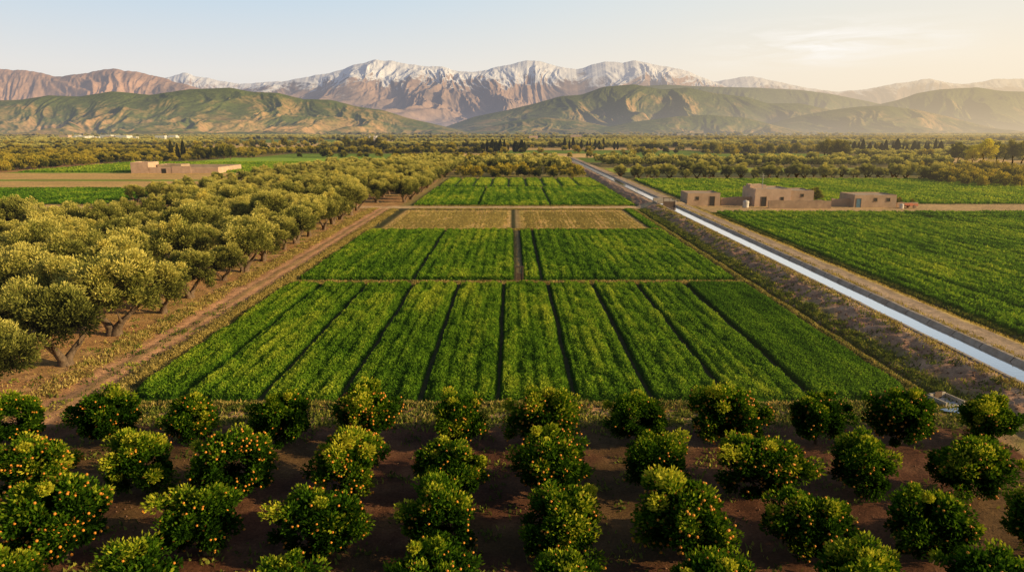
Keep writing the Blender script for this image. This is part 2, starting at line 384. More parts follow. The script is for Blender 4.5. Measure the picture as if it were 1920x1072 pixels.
# ------------------------------------------------------------------ crops
def crop(name,label,x0,x1,y0,y1,dens,L,W,h,fur=(),fw=.32,sub=0,rnd=0,seed=1,cull=True,tb=.5,exclude=None,mat=None,res=.4,subd=.3,smooth_from=None):
    r=np.random.default_rng(seed);n=int((x1-x0)*(y1-y0)*dens)
    x=r.uniform(x0,x1,n);y=r.uniform(y0,y1,n)
    def wob(x,y): return x+.07*pn(y*.25,x*.15,seed+3)+.04*pn(y*1.5,x*1.2,seed+5)
    def prof(x,y):
        wx=wob(x,y)
        p=np.ones_like(x)
        for f in fur: p=np.minimum(p,sm(.09,fw,np.abs(wx-f)-.035*min(abs(f)/10,1.8)))
        if sub:
            q=np.abs(((wx-x0)/sub)%1-.5)*2
            st=subd*sm(-.5,.15,fbm(x*.35,y*.12,seed+77,3))
            if smooth_from is not None: st=st*(x<smooth_from)
            p=p*(1-st*(1-sm(.05,.6,q)))
        e=np.minimum(np.minimum(wx-x0,x1-wx),np.minimum(y-y0,y1-y)+.15*pn(x*.8,y,seed));p=p*sm(-.05,.45,e)
        if rnd:
            for cx,sx in ((x0+rnd,-1),(x1-rnd,1)):
                m=((x-cx)*sx>0)&(y<y0+rnd);dd=np.hypot(x-cx,y-(y0+rnd));p=np.where(m,p*(1-sm(rnd-.4,rnd,dd)),p)
        if exclude: p=p*exclude(x,y)
        return p
    def cn(x,y):
        c_=fbm(x*.8,y*.45,seed+9,4)
        return c_*(1-.6*(x>smooth_from)) if smooth_from is not None else c_
    p=prof(x,y);q=cn(x,y)
    thin=fbm(x*.09,y*.06,seed+31,3)+.9*fbm(x*.9,y*.06,seed+41,3)
    k=(p>.18)&(r.random(n)<.35+.65*p)
    if cull: k&=(np.abs(x)<.742*(y*.976+3.3)+3)
    x,y,p,q,thin=x[k],y[k],p[k],q[k],thin[k];n=len(x)
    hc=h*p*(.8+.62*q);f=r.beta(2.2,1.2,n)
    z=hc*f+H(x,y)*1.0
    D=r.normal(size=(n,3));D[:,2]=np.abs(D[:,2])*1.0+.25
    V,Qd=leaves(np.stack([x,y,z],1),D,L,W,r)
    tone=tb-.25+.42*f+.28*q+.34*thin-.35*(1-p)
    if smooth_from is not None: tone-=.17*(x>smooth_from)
    tone=np.repeat(tone,4)
    xs=np.arange(x0,x1+.01,res);yy=np.arange(y0,y1+.01,res*2);gx,gy=np.meshgrid(xs,yy);nx=len(xs)
    gz=H(gx,gy)+h*.58*prof(gx,gy)*(.8+.62*cn(gx,gy))-.05
    i=(np.arange(len(yy)-1)[:,None]*nx+np.arange(nx-1)[None]).reshape(-1)
    gq=np.stack([i,i+1,i+nx+1,i+nx],-1)
    if cull:
        fx,fy=gx.reshape(-1)[i],gy.reshape(-1)[i];gq=gq[np.abs(fx)<.742*(fy*.976+3.3)+4]
    Vg=np.stack([gx,gy,gz],-1).reshape(-1,3)
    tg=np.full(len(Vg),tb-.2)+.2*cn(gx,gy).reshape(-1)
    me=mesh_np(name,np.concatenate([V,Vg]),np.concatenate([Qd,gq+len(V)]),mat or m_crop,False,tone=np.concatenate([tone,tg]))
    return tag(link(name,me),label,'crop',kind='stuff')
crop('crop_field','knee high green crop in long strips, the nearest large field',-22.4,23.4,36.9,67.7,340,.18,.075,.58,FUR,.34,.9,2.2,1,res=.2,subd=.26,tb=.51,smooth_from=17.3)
crop('crop_field','dense green crop, left half of the middle field',-22.2,.3,69.7,106.2,150,.26,.105,.55,(-10.2,),.38,1.15,0,2,res=.28,tb=.51,subd=.30)
crop('crop_field','dense green crop, right half of the middle field',1.15,23.2,69.7,106.2,150,.26,.105,.55,(3.1,),.38,1.15,0,3,res=.28,tb=.51,subd=.30)
crop('weedy_stubble','straw and weeds on the left brown tilled plot',-20.4,-.4,108,134.6,10,.28,.09,.16,(),.3,1.75,0,4,mat=m_dry,tb=.5,res=1.5)
crop('weedy_stubble','straw and weeds on the right brown tilled plot',1.4,21.2,108,134.6,10,.28,.09,.16,(),.3,1.75,0,5,mat=m_dry,tb=.47,res=1.5)
crop('crop_margin','green margin of low crop between the brown plots and the canal bank',21.8,23.6,107,136,60,.35,.14,.35,(),.3,0,0,6,res=.6)
def dit(x,y):
    d=np.abs(x-72-(133-y)*.214)*.98;e=np.abs(y-119-.03*x);e2=np.where(x>75,np.abs(y-126),9)
    return sm(.5,1.2,d)*sm(.5,1.3,e)*sm(.4,1.1,e2)
crop('crop_field','wide green field right of the canal, in front of the farmhouses',38.3,112,42,130.5,48,.42,.165,.58,(),.3,2.1,0,7,exclude=dit,res=.42,tb=.54,subd=.45)
crop('crop_field','green field behind the dirt road, left of the canal',-20.5,25.5,142.8,189.3,34,.5,.2,.5,(-7,8),.5,2.3,0,8,res=.55,tb=.54,subd=.35)
crop('crop_field','narrow pale green plot with light rows behind the far field',-20,25.5,192.8,225.5,20,.7,.28,.5,(-16,-11,-6,-1,4,9,14,19),1.1,0,0,9,tb=.72,res=1)
crop('crop_field','broad green field behind the farmhouses',38.5,182,146.5,221,12,.9,.34,.55,(),.3,4.3,0,10,tb=.64,res=1.1,subd=.45)
crop('crop_field','dark green field on the left beyond the olive orchard',-165,-86,146,186,14,.8,.3,.45,(),.3,3.5,0,11,tb=.42,res=1.2)
crop('crop_field','bright green field right of the ruined compound',-185,-87,262,344,5,1.3,.5,.5,(),.3,5,0,12,tb=.66,res=2.5)
def tufts(name,label,spots,L,W,mat,seed,spread=.25,per=14,cat='grass'):
    r=np.random.default_rng(seed);S_=np.array(spots);n=len(S_)
    pc=np.repeat(S_,per,0)+np.concatenate([r.normal(0,spread,(n*per,2)),np.zeros((n*per,1))],1)
    z=H(pc[:,0],pc[:,1])+pc[:,2]+L*.35*r.random(n*per)
    D=r.normal(size=(n*per,3))*.7;D[:,2]=np.abs(D[:,2])+.8
    V,Qd=leaves(np.stack([pc[:,0],pc[:,1],z],1),D,L,W,r)
    tone=np.repeat(np.repeat(r.uniform(.1,.8,n),per),4)
    return tag(link(name,mesh_np(name,V,Qd,mat,False,tone=tone)),label,cat,kind='stuff')
def line(x0,x1,y0,y1,n,z=0): return list(np.stack([rng.uniform(x0,x1,n),rng.uniform(y0,y1,n),np.full(n,z)],1))
sp=line(-23.9,-22.5,36,136,2100)+line(-22,23,36.0,36.7,250)+line(-22,23,67.9,68.5,700)+line(-22,23,106.4,107.5,500)+line(23.4,24.3,38,136,1200)
sp+=line(35.2,36.8,36,136,1700)+line(-30,26,34,36.6,160)+line(-28.4,-26.8,36,138,1000)+line(28.4,29.1,36,136,400)+line(-20,24,135.3,137.4,400)+line(-20,24,141.9,142.8,400)+line(32.2,32.6,36,136,300)
tufts('dry_grass','straw coloured dry grass along paths, bunds and the canal track',sp,.30,.07,m_dry,3)
sp=line(25.2,28.8,36,136,260)+line(23.6,26.0,37,136,2000)+line(-29,-24,34,60,80)+line(-22,25,33.6,36.6,900)+line(-60,-28,34,136,500)+line(37.3,38.2,42,130,700)+line(-26,26,18,34,420)
tufts('weeds','low green weeds on the bank, along ditches and under the trees',sp,.26,.10,m_weed,4,per=16)
sp=line(-90,-28,34,137,2200);tufts('orchard_grass','thin dry grass on the floor of the olive orchard',sp,.28,.08,m_dry,5,.35,7)
# soil clods
r=np.random.default_rng(5);V=[];Q=[]
base=np.array([(1,0,0),(0,1,0),(-1,0,0),(0,-1,0),(0,0,.8),(0,0,-.6)]);tri=[(0,1,4),(1,2,4),(2,3,4),(3,0,4),(1,0,5),(2,1,5),(3,2,5),(0,3,5)]
for i in range(3000):
    u=r.random()
    if u<.30: x,y=r.uniform(-26,26),r.uniform(15,34.5)
    elif u<.7: x,y=r.uniform(24.8,29),r.uniform(34,100)
    else: x,y=r.uniform(-60,-24),r.uniform(34,75)
    s=r.uniform(.02,.06) if u<.3 else r.uniform(.03,.09);h=float(H(np.array(x),np.array(y)));bq=len(V)
    for p_ in base*(1+r.normal(0,.2,(6,1)))*s: V.append(p_+(x,y,h+s*.3))
    Q+=[(bq+a,bq+b_,bq+c_) for a,b_,c_ in tri]
m_clod=plain('soil_clod',(.14,.07,.04),(.36,.20,.12),4,.95,.4)
tag(link('soil_clods',mesh_np('soil_clods',V,Q,m_clod)),'small lumps of soil and stone scattered on bare earth','soil',kind='stuff')
# ------------------------------------------------------------------ trees
def crown_np(seed,rx,rz,zc,ncl,nlf,cr,L,W,up=.5,shell=.62,tb=.45,new=.0,low=-.5,lobe=1.0):
    r=np.random.default_rng(seed)
    d=r.normal(size=(ncl,3));d/=np.linalg.norm(d,axis=1,keepdims=True)
    d[:,2]=np.where(d[:,2]<low,-d[:,2],d[:,2])
    lob=1+lobe*(.20*np.sin(d[:,0]*3+seed)+.15*np.cos(d[:,1]*4+seed*2)+.10*r.normal(size=ncl))
    rad=(r.uniform(shell,1,ncl))*lob
    cc=d*rad[:,None]*np.array([rx,rx*r.uniform(.88,1.1),rz])+np.array([0,0,zc])
    crr=cr*r.uniform(.6,1.35,ncl);ct=r.uniform(-.15,.15,ncl)+np.where(r.random(ncl)<new,.3,0)
    i=r.integers(0,ncl,nlf)
    q=r.normal(size=(nlf,3));q/=np.linalg.norm(q,axis=1,keepdims=True)
    rr=r.random(nlf)**.45
    pt=cc[i]+q*(crr[i]*rr)[:,None]*np.array([1,1,.85])
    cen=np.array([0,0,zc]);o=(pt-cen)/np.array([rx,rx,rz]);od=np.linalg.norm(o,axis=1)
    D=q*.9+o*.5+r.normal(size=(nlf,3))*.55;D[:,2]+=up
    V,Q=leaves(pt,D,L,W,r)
    tone=tb+ct[i]+.46*(od-.85)+.24*o[:,2]+.32*(rr-.6)  # crown shade put into tone: inner leaves darker, outer and upper ones lighter
    return V,Q,np.repeat(np.clip(tone,0,1),4),cc,crr
def trunk_np(seed,h,r0,stems,spread,lean=.25):
    r=random.Random(seed);V=[];Q=[]
    for s in range(stems):
        a=2*math.pi*s/stems+r.uniform(-.5,.5)
        x=math.cos(a)*r0*.45*(stems>1);y=math.sin(a)*r0*.45*(stems>1)
        k=r.uniform(.8,1.2)*spread
        pts=[(x,y,-.15),(x*1.3,y*1.3,h*.3),(x+math.cos(a)*k*.35,y+math.sin(a)*k*.35,h*.62),(x+math.cos(a+.2)*k*.8,y+math.sin(a+.2)*k*.8,h),(x+math.cos(a)*k*1.3,y+math.sin(a)*k*1.3,h*1.5)]
        v,q=tube(pts,[r0*1.25,r0*.85,r0*.6,r0*.42,r0*.15],8,len(V));V+=v;Q+=q
        for b_ in range(2):
            a2=a+r.uniform(-1.2,1.2);p0=pts[2+b_%2]
            v,q=tube([p0,(p0[0]+math.cos(a2)*k*.5,p0[1]+math.sin(a2)*k*.5,p0[2]+h*.3),(p0[0]+math.cos(a2)*k*.9,p0[1]+math.sin(a2)*k*.9,p0[2]+h*.7)],[r0*.4,r0*.25,r0*.08],6,len(V));V+=v;Q+=q
    return V,Q
OL=[]
for s in range(8):
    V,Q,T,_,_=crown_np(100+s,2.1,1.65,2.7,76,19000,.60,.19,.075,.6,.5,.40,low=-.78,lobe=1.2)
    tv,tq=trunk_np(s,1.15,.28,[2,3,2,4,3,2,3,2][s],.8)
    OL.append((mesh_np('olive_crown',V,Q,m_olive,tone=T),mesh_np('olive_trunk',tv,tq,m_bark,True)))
ORG=[];FR=[]
for s in range(7):
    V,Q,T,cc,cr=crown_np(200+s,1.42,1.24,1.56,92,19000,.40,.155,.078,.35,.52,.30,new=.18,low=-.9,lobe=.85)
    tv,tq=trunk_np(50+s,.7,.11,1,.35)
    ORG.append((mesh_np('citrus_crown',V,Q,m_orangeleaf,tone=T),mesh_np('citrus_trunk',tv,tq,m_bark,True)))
    r=np.random.default_rng(900+s);pts=[]
    while len(pts)<220:
        i=r.integers(0,len(cc));q=r.normal(size=3);q/=np.linalg.norm(q);out=(cc[i]-(0,0,1.56));out/=np.linalg.norm(out)+1e-6
        if q@out<.15: continue
        p_=cc[i]+q*cr[i]*r.uniform(.85,1.04)
        if min([np.linalg.norm(p_-o) for o in pts] or [9])>.09 and p_[2]<2.7: pts.append(p_)
    FR.append(np.array(pts))
import bmesh
bm=bmesh.new();bmesh.ops.create_icosphere(bm,subdivisions=2,radius=.048);fm=bpy.data.meshes.new('orange_fruit');bm.to_mesh(fm);bm.free()
fm.materials.append(m_fruit)
for p_ in fm.polygons:p_.use_smooth=True
def put_tree(name,label,cat,crown,trunk,loc,rz,sc,group,scz=None):
    t=thing(name,label,cat,loc,rz,group);t.scale=(sc,sc,scz or sc)
    link('trunk',trunk,t);link('crown',crown,t);return t
ORD=['first','second','third','fourth','fifth','sixth','seventh','eighth','ninth','tenth','eleventh','twelfth','thirteenth','fourteenth','fifteenth','sixteenth','seventeenth','eighteenth','nineteenth','twentieth']
rows=[(31.3,'back row'),(26.4,'second row'),(22.1,'third row'),(18.3,'nearest row')]
heavy={0:{-3:1,-1:2,1:2,3:2,5:2,-5:1,-4:1,0:1,4:1},1:{-6:2,-4:2,-2:2,-5:2,-1:2,0:1,1:2,2:1,3:2,4:1,5:1},2:{-5:1,-4:2,-3:2,-2:1,-1:1,0:1,2:2,3:1,4:1,5:1,1:1},3:{-3:1,1:1,2:1,0:1,4:1}}
for ri,(yy,rn) in enumerate(rows):
    xs=[-2.6+4.35*k for k in range(-7,8)]
    vis=[(k,x) for k,x in zip(range(-7,8),xs) if in_view(x,yy,1.3,1.5)]
    for n,(k,x) in enumerate(vis):
        hv=heavy[ri].get(k,0);s=(k*3+ri*5)%7
        desc={0:'dark green orange tree with few fruit',1:'leafy orange tree dotted with oranges',2:'orange tree laden with ripe oranges'}[hv]
        jx,jy=rng.uniform(-.25,.25,2);sc=rng.uniform(.92,1.06)*(1.05 if hv==2 else .96)
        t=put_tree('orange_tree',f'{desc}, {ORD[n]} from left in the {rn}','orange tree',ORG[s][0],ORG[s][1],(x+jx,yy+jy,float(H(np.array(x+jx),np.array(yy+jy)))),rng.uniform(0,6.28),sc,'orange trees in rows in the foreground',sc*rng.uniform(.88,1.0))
        pts=FR[s];nf=[34,96,100][hv]
        for p_ in pts[:nf]:
            f=link('orange_fruit',fm,t,p_)
        if hv==2:
            V=[];Q=[];n0=len(fm.vertices);co=np.array([v.co[:] for v in fm.vertices]);tr=np.array([p2.vertices[:] for p2 in fm.polygons])
            for p_ in pts[100:]: Q.append(tr+len(V)*n0);V.append(co+p_)
            o=link('remaining_fruit',mesh_np('remaining_fruit',np.concatenate(V),np.concatenate(Q),m_fruit,True),t);o['kind']='stuff'
# olives
cand=[]
for i in range(14):
    for j in range(17):
        x=-29.6-6.4*i;y=37.0+6.4*j+(3.0 if i%2 else 0)
        if x<-58 and y>100-(-58-x)*.1: continue
        if y<136.5 and in_view(x,y,3,2): cand.append((x+rng.uniform(-1,1)*(i>0)+.4*rng.uniform(-1,1),y+rng.uniform(-1,1),'A',i,j,rng.uniform(.88,1.34)*(1.08 if y<60 else 1)))
for i in range(10):
    for j in range(28):
        x=-23.5-6.4*i;y=150+6.5*j
        if in_view(x,y,3) and (x>-84): cand.append((x+rng.uniform(-.9,.9),y+rng.uniform(-.9,.9),'B',i,j,rng.uniform(.85,1.2) if x>-50 else rng.uniform(.68,.88)))
for i in range(34):
    for j in range(2):
        x=36+4.6*i;y=226+8*j
        if in_view(x,y,3) and x<142: cand.append((x+rng.uniform(-1.2,1.2),y+rng.uniform(-1.5,1.5),'C',i,j,rng.uniform(.7,1.15)))
cand.sort(key=lambda c:c[1])
rest=[]
rowno={}
for n,(x,y,bk,i,j,sc) in enumerate(cand):
    if n>=300: rest.append((x,y,sc));continue
    if bk=='A':
        rowno[i]=rowno.get(i,0)+1;k=rowno[i]
        col={0:'the line beside the dirt path',1:'the second line left of the path',2:'the third line left of the path',3:'the fourth line left of the path'}.get(i)
        if col and k<=20: lab=f'golden green olive tree, {ORD[k-1]} from the front in {col}'
        else: lab='golden green olive tree deep inside the near left orchard, past its fourth line'
    elif bk=='B': lab='distant olive tree in the long block beyond the dirt road at left'
    else: lab='round olive tree in the distant double row behind the right green field'
    s=(i*3+j*5+n)%8
    put_tree('olive_tree',lab,'olive tree',OL[s][0],OL[s][1],(x,y,float(H(np.array(x),np.array(y)))),rng.uniform(0,6.28),sc,{'A':'olive trees of the near left orchard','B':'olive trees of the block beyond the road','C':'olive trees in the double row on the right'}[bk],sc*rng.uniform(.86,1.08))
def lod_tree(name,seed,rx,rz,zc,mat,nl=1500,L=.5,W=.28):
    V,Q,T,_,_=crown_np(seed,rx,rz,zc,34,nl,.8,L,W,.5,.4,.46,low=-.8)
    return bpy.data.objects.new(name,mesh_np(name,V,Q,mat,tone=T))
def gn_scatter(name,label,pts,scs,protos,cat):
    col=bpy.data.collections.new(name+'_kinds')
    for o in protos: col.objects.link(o)
    me=bpy.data.meshes.new(name);me.vertices.add(len(pts));me.vertices.foreach_set('co',np.asarray(pts,np.float32).ravel())
    a=me.attributes.new('sc','FLOAT','POINT');a.data.foreach_set('value',np.asarray(scs,np.float32))
    o=link(name,me);tag(o,label,cat,kind='stuff')
    ng=bpy.data.node_groups.new(name,'GeometryNodeTree')
    ng.interface.new_socket('Geometry',in_out='INPUT',socket_type='NodeSocketGeometry');ng.interface.new_socket('Geometry',in_out='OUTPUT',socket_type='NodeSocketGeometry')
    gi=ng.nodes.new('NodeGroupInput');go=ng.nodes.new('NodeGroupOutput')
    ip=ng.nodes.new('GeometryNodeInstanceOnPoints');ci=ng.nodes.new('GeometryNodeCollectionInfo')
    ci.inputs['Collection'].default_value=col;ci.inputs['Separate Children'].default_value=True;ci.inputs['Reset Children'].default_value=True
    ip.inputs['Pick Instance'].default_value=True
    rv=ng.nodes.new('FunctionNodeRandomValue');rv.data_type='FLOAT_VECTOR';rv.inputs[0].default_value=(0,0,0);rv.inputs[1].default_value=(0,0,6.28)
    na=ng.nodes.new('GeometryNodeInputNamedAttribute');na.data_type='FLOAT';na.inputs[0].default_value='sc'
    L=ng.links.new
    L(gi.outputs[0],ip.inputs['Points']);L(ci.outputs[0],ip.inputs['Instance']);L(rv.outputs[0],ip.inputs['Rotation']);L(na.outputs[0],ip.inputs['Scale']);L(ip.outputs[0],go.inputs[0])
    m=o.modifiers.new('scatter','NODES');m.node_group=ng
    return o
po=[];ps=[];pc=[];pcs=[]
for x,y,sc in rest: po.append((x,y,0));ps.append(sc)
def fill(x0,x1,y0,y1,s,po_,ps_,sc=1,gap=.06,sx=None):
    sx=sx or s
    nx=int((x1-x0)/sx);ny=max(1,int((y1-y0)/s))
    for a in range(nx):
        for b_ in range(ny):
            if rng.random()<gap: continue
            x=x0+(a+.5)*sx+rng.uniform(-.35,.35)*sx;y=y0+(b_+.5)*s+rng.uniform(-.3,.3)*s
            if in_view(x,y,6): po_.append((x,y,0));ps_.append(sc*rng.uniform(.6,1.35))
fill(-19,26,229,262,6.0,pc,pcs,.78,.06,5.0);fill(-19,26,266,342,6,po,ps,.95,.04)
fill(125,172,188,220,5.2,pc,pcs,.8,.03);fill(142,200,226,262,6,pc,pcs,.85,.03)
fill(40,200,298,344,5.8,po,ps,.95,.06)
fill(-330,-186,256,344,5.8,pc,pcs,.95,.03);fill(-84,-22,333,344,6.5,po,ps)
for (a,b,y0,y1,t,v) in PARC:
    if t in 'oc':
        s,sc=(6.4,.95) if y0<700 else (10,1.2) if y0<1400 else (16,1.55)
        fill(a,b,y0,y1,s,po if t=='o' else pc,ps if t=='o' else pcs,sc*(.75+.4*v),.08)
    else: fill(a,b,y1-4,y1+4,6,pc,pcs,.8+.0007*y0,.3,5+.006*y0)
for i in range(700):
    y=rng.uniform(450,3000);x=rng.uniform(-.8,.8)*y;pc.append((x,y,0));pcs.append(rng.uniform(.9,2.0))
gn_scatter('far_olive_groves','mass of silvery olive groves across the plain beyond the nearer trees',po,ps,[lod_tree('far_olive',300+k,2.2,1.5,2.3,m_olive) for k in range(4)],'olive groves')
gn_scatter('far_dark_groves','mass of darker round orchard trees and hedges across the far plain',pc,pcs,[lod_tree('far_citrus',320+k,2.0,1.6,2.0,m_citrusfar) for k in range(4)],'orchards')
# tall trees
def cyp(seed,hh,w,mat,n=2600):
    r=np.random.default_rng(seed);t=r.beta(1.1,1.4,n);rad=w*(np.sin(np.clip(t*.93+.07,0,1)*np.pi)**.6)*(1-.55*t)*r.uniform(.55,1.1,n)
    a=r.uniform(0,6.28,n);P_=np.stack([rad*np.cos(a),rad*np.sin(a),.06*hh+t*hh*.94],1)
    D=np.stack([np.cos(a)*.4,np.sin(a)*.4,np.full(n,1.)],1)+r.normal(size=(n,3))*.3
    V,Q=leaves(P_,D,.75,.3,r);tv,tq=tube([(0,0,-.2),(0,0,hh*.5),(0,0,hh*.9)],[.22,.14,.04],7)
    return mesh_np('cypress_crown',V,Q,mat,tone=np.repeat(.4+.3*r.random(n),4)),mesh_np('cypress_trunk',tv,tq,m_bark)
CY=[cyp(400+k,[9,11,8][k],[1.5,1.3,1.9][k],m_cyp) for k in range(3)]
def broad(seed,mat):
    V,Q,T,_,_=crown_np(seed,3.0,3.3,5.0,60,6000,1.1,.5,.28,.4,.4,.45,low=-.8);tv,tq=trunk_np(seed,3,.28,1,1.2)
    return mesh_np('broad_crown',V,Q,mat,tone=T),mesh_np('broad_trunk',tv,tq,m_bark,True)
BR=[broad(420+k,m_broad) for k in range(3)];YE=broad(430,m_yellow)
def tall(px,py,kind,hpx,label,group,name,cat):
    x,y=at_z(px,py);hm=hpx/F*y
    mc=CY[kind] if kind<3 else BR[kind-3] if kind<6 else YE
    base={0:9,1:11,2:8}.get(kind,9.5)
    s=hm/base;put_tree(name,label,cat,mc[0],mc[1],(x,y,0),rng.uniform(0,6),s*(1.0 if kind>2 else 1.15),group,s)
for px in list(np.linspace(908,984,11)): tall(px+rng.uniform(-3,3),286,int(rng.integers(0,3)),rng.uniform(14,24),'dark cypress in the compact central clump on the plain','cypresses of the central clump','cypress_tree','cypress')
for px in list(np.linspace(1058,1132,10))+[1152,1158]: tall(px+rng.uniform(-2,2),281,int(rng.integers(0,2)),rng.uniform(14,22),'dark cypress in the clump just right of the centre of the plain','cypresses right of centre','cypress_tree','cypress')
for px in (322,334,345,372,384,396,408,420,432): tall(px,299,3+int(rng.integers(0,3)) if px>350 else 1,rng.uniform(26,38) if px<350 else rng.uniform(22,32),'tall dark tree in the left clump beyond the ruined compound','tall trees left','tall_tree','tree')
for px in (1322,1336,1375,1385,1442,1470,1493): tall(px,288,3+int(rng.integers(0,3)),rng.uniform(14,22),'dark round tree standing above the groves right of centre','scattered round trees','round_tree','tree')
for px in (1545,1556,1570,1580): tall(px,297,3+int(rng.integers(0,3)),rng.uniform(28,38),'tall dark tree in the clump of four above the right groves','clump of four tall trees','tall_tree','tree')
for px in list(np.linspace(1598,1762,17)): tall(px+rng.uniform(-3,3),288,int(rng.integers(0,3)),rng.uniform(16,28),'dark conifer in the long windbreak on the right of the plain','conifers of the right windbreak','conifer_tree','conifer')
for px in (1795,1812,1868,1880,1898,1915): tall(px,307,3+int(rng.integers(0,3)),rng.uniform(34,48),'tall green tree near the right edge beside the yellow trees','tall trees at the right edge','tall_tree','tree')
tall(1845,311,6,50,'larger bright yellow leaved tree among green trees at the right edge',None,'yellow_tree','tree')
tall(1822,311,6,38,'smaller yellow leaved tree left of the larger yellow tree',None,'yellow_tree','tree')
for px in (535,650,665,680,695,710): tall(px,280,3+int(rng.integers(0,3)),rng.uniform(16,24),'dark tree standing out of the groves left of centre','trees left of centre','round_tree','tree')
x,y=at_z(1547,388);put_tree('green_bush','round green bush behind the low wall of the farm','bush',BR[0][0],BR[0][1],(x,y+5,0),1,.42,None)
for px,k in ((1700,.2),(1725,.16)):
    x,y=at_z(px,389);put_tree('small_bush',f'{"taller" if k>.18 else "lower"} small bush beside the yard clutter right of the farmhouses','bush',BR[1][0],BR[1][1],(x,y+3,0),1,k,None)
# ------------------------------------------------------------------ buildings
def walls(name,w,d_,h,mat,parent,par=.35,off=(0,0,0)):
    bm=bmesh.new();r_=bmesh.ops.create_cube(bm,size=1)
    for v in bm.verts: v.co=((v.co.x)*w*(1-.02*(v.co.z+.5))+off[0],(v.co.y)*d_+off[1],(v.co.z+.5)*h+off[2])
    top=max(bm.faces,key=lambda f:f.calc_center_median().z)
    bmesh.ops.inset_region(bm,faces=[top],thickness=.25)
    for v in top.verts: v.co.z-=par
    bmesh.ops.subdivide_edges(bm,edges=[e for e in bm.edges if e.calc_length()>1.5],cuts=4,use_grid_fill=True)
    rr=random.Random(int(w*100+h*10))
    for v in bm.verts:
        if v.co.z>h+off[2]-.01: v.co.z+=rr.uniform(-.08,.04)
    me=bpy.data.meshes.new(name);bm.to_mesh(me);bm.free();me.materials.append(mat);return link(name,me,parent)
def opening(nm,t,x,z0,w,h,yf,frame,fill,lab=None):
    f=boxes(nm,[(x-w/2-.08,x-w/2,yf-.05,yf+.1,z0,z0+h+.08),(x+w/2,x+w/2+.08,yf-.05,yf+.1,z0,z0+h+.08),(x-w/2,x+w/2,yf-.05,yf+.1,z0+h,z0+h+.08)],frame,t)
    boxes('pane' if nm=='window' else 'door_leaf',[(x-w/2,x+w/2,yf-.02,yf+.08,z0,z0+h)],fill,f)
    if nm=='window': boxes('sill',[(x-w/2-.12,x+w/2+.12,yf-.1,yf+.1,z0-.08,z0-.003)],frame,f)
def house(name,label,pxa,pxb,py,h,d_,mat,doors=(),wins=(),cat='house',doorm=None):
    xa,y=at_z(pxa,py);xb,_=at_z(pxb,py);w=xb-xa
    t=thing(name,label,cat,((xa+xb)/2,y+d_/2,-.05))
    walls('wall',w,d_,h,mat,t);boxes('roof',[(-w/2+.3,w/2-.3,-d_/2+.26,d_/2-.26,h-.33,h-.25)],m_roof,t)
    for u in doors: opening('door',t,(u-.5)*w,.05,1.0,1.9,-d_/2,m_wood,doorm or m_dark)
    for u in wins: opening('window',t,(u-.5)*w,1.3,.6,.6,-d_/2,m_wood,m_dark)
    return t,w,d_
house('farm_house','small flat roofed mud house beside the canal bridge',1288,1350,386,2.7,6,m_mud,(.75,),(.3,))
t,w,d_=house('farm_house','largest flat roofed mud farmhouse with a taller left block and a mast',1414,1482,387,3.6,8,m_pink,(.25,),(.75,))
x0,_=at_z(1482.3,387);x1,_=at_z(1526,387);tx=t.location.x
walls('wing',x1-x0,6.5,3.3,m_mud,t,.35,((x0+x1)/2-tx,-.3,0));boxes('wing_roof',[(x0-tx+.3,x1-tx-.3,-3.3,2.7,2.97,3.05)],m_roof,t)
opening('window',t,(x0+x1)/2-tx,2.0,.5,.5,-3.55,m_wood,m_dark)
walls('roof_store',3.4,2.6,.85,m_pink,t,.2,(-1.6,1.8,3.3))
t,w,d_=house('farm_house','right hand low mud house with a faded blue door',1600,1680,389,2.6,6.5,m_mud,(),(.5,.8))
opening('door',t,-.39*w,.05,.9,1.75,-d_/2,m_wood,m_blue)
def wallseg(name,label,pxa,pxb,py,h,mat,th=.4,dy=0):
    xa,y=at_z(pxa,py);xb,_=at_z(pxb,py);L=xb-xa
    t=thing(name,label,'wall',((xa+xb)/2,y+dy,-.05));n=max(2,int(L/1.0));r=random.Random(pxa)
    V=[];Q=[]
    hs=[h*r.uniform(.9,1.04) for _ in range(n+1)]
    for k in range(n+1):
        x=-L/2+L*k/n;V+=[(x,-th/2,0),(x,th/2,0),(x,th/2*.8,hs[k]),(x,-th/2*.8,hs[k])]
    for k in range(n):
        b=4*k;Q+=[(b,b+4,b+7,b+3),(b+3,b+7,b+6,b+2),(b+2,b+6,b+5,b+1)]
    Q+=[(0,3,2,1),(4*n,4*n+1,4*n+2,4*n+3)]
    link('wall_body',mesh_np(name,V,Q,mat),t);return t
wallseg('yard_wall','low mud wall between the small house and the main farmhouse',1351,1413,385,1.8,m_mud2)
wallseg('yard_wall','brown mud wall in front of the main farmhouse wing',1440,1557,391,1.7,m_mud2)
wallseg('yard_wall','low mud wall joining the blue door house',1558,1599,387,1.7,m_mud)
wallseg('yard_wall','crumbling mud wall right of the blue door house',1681,1720,388,1.0,m_mud)
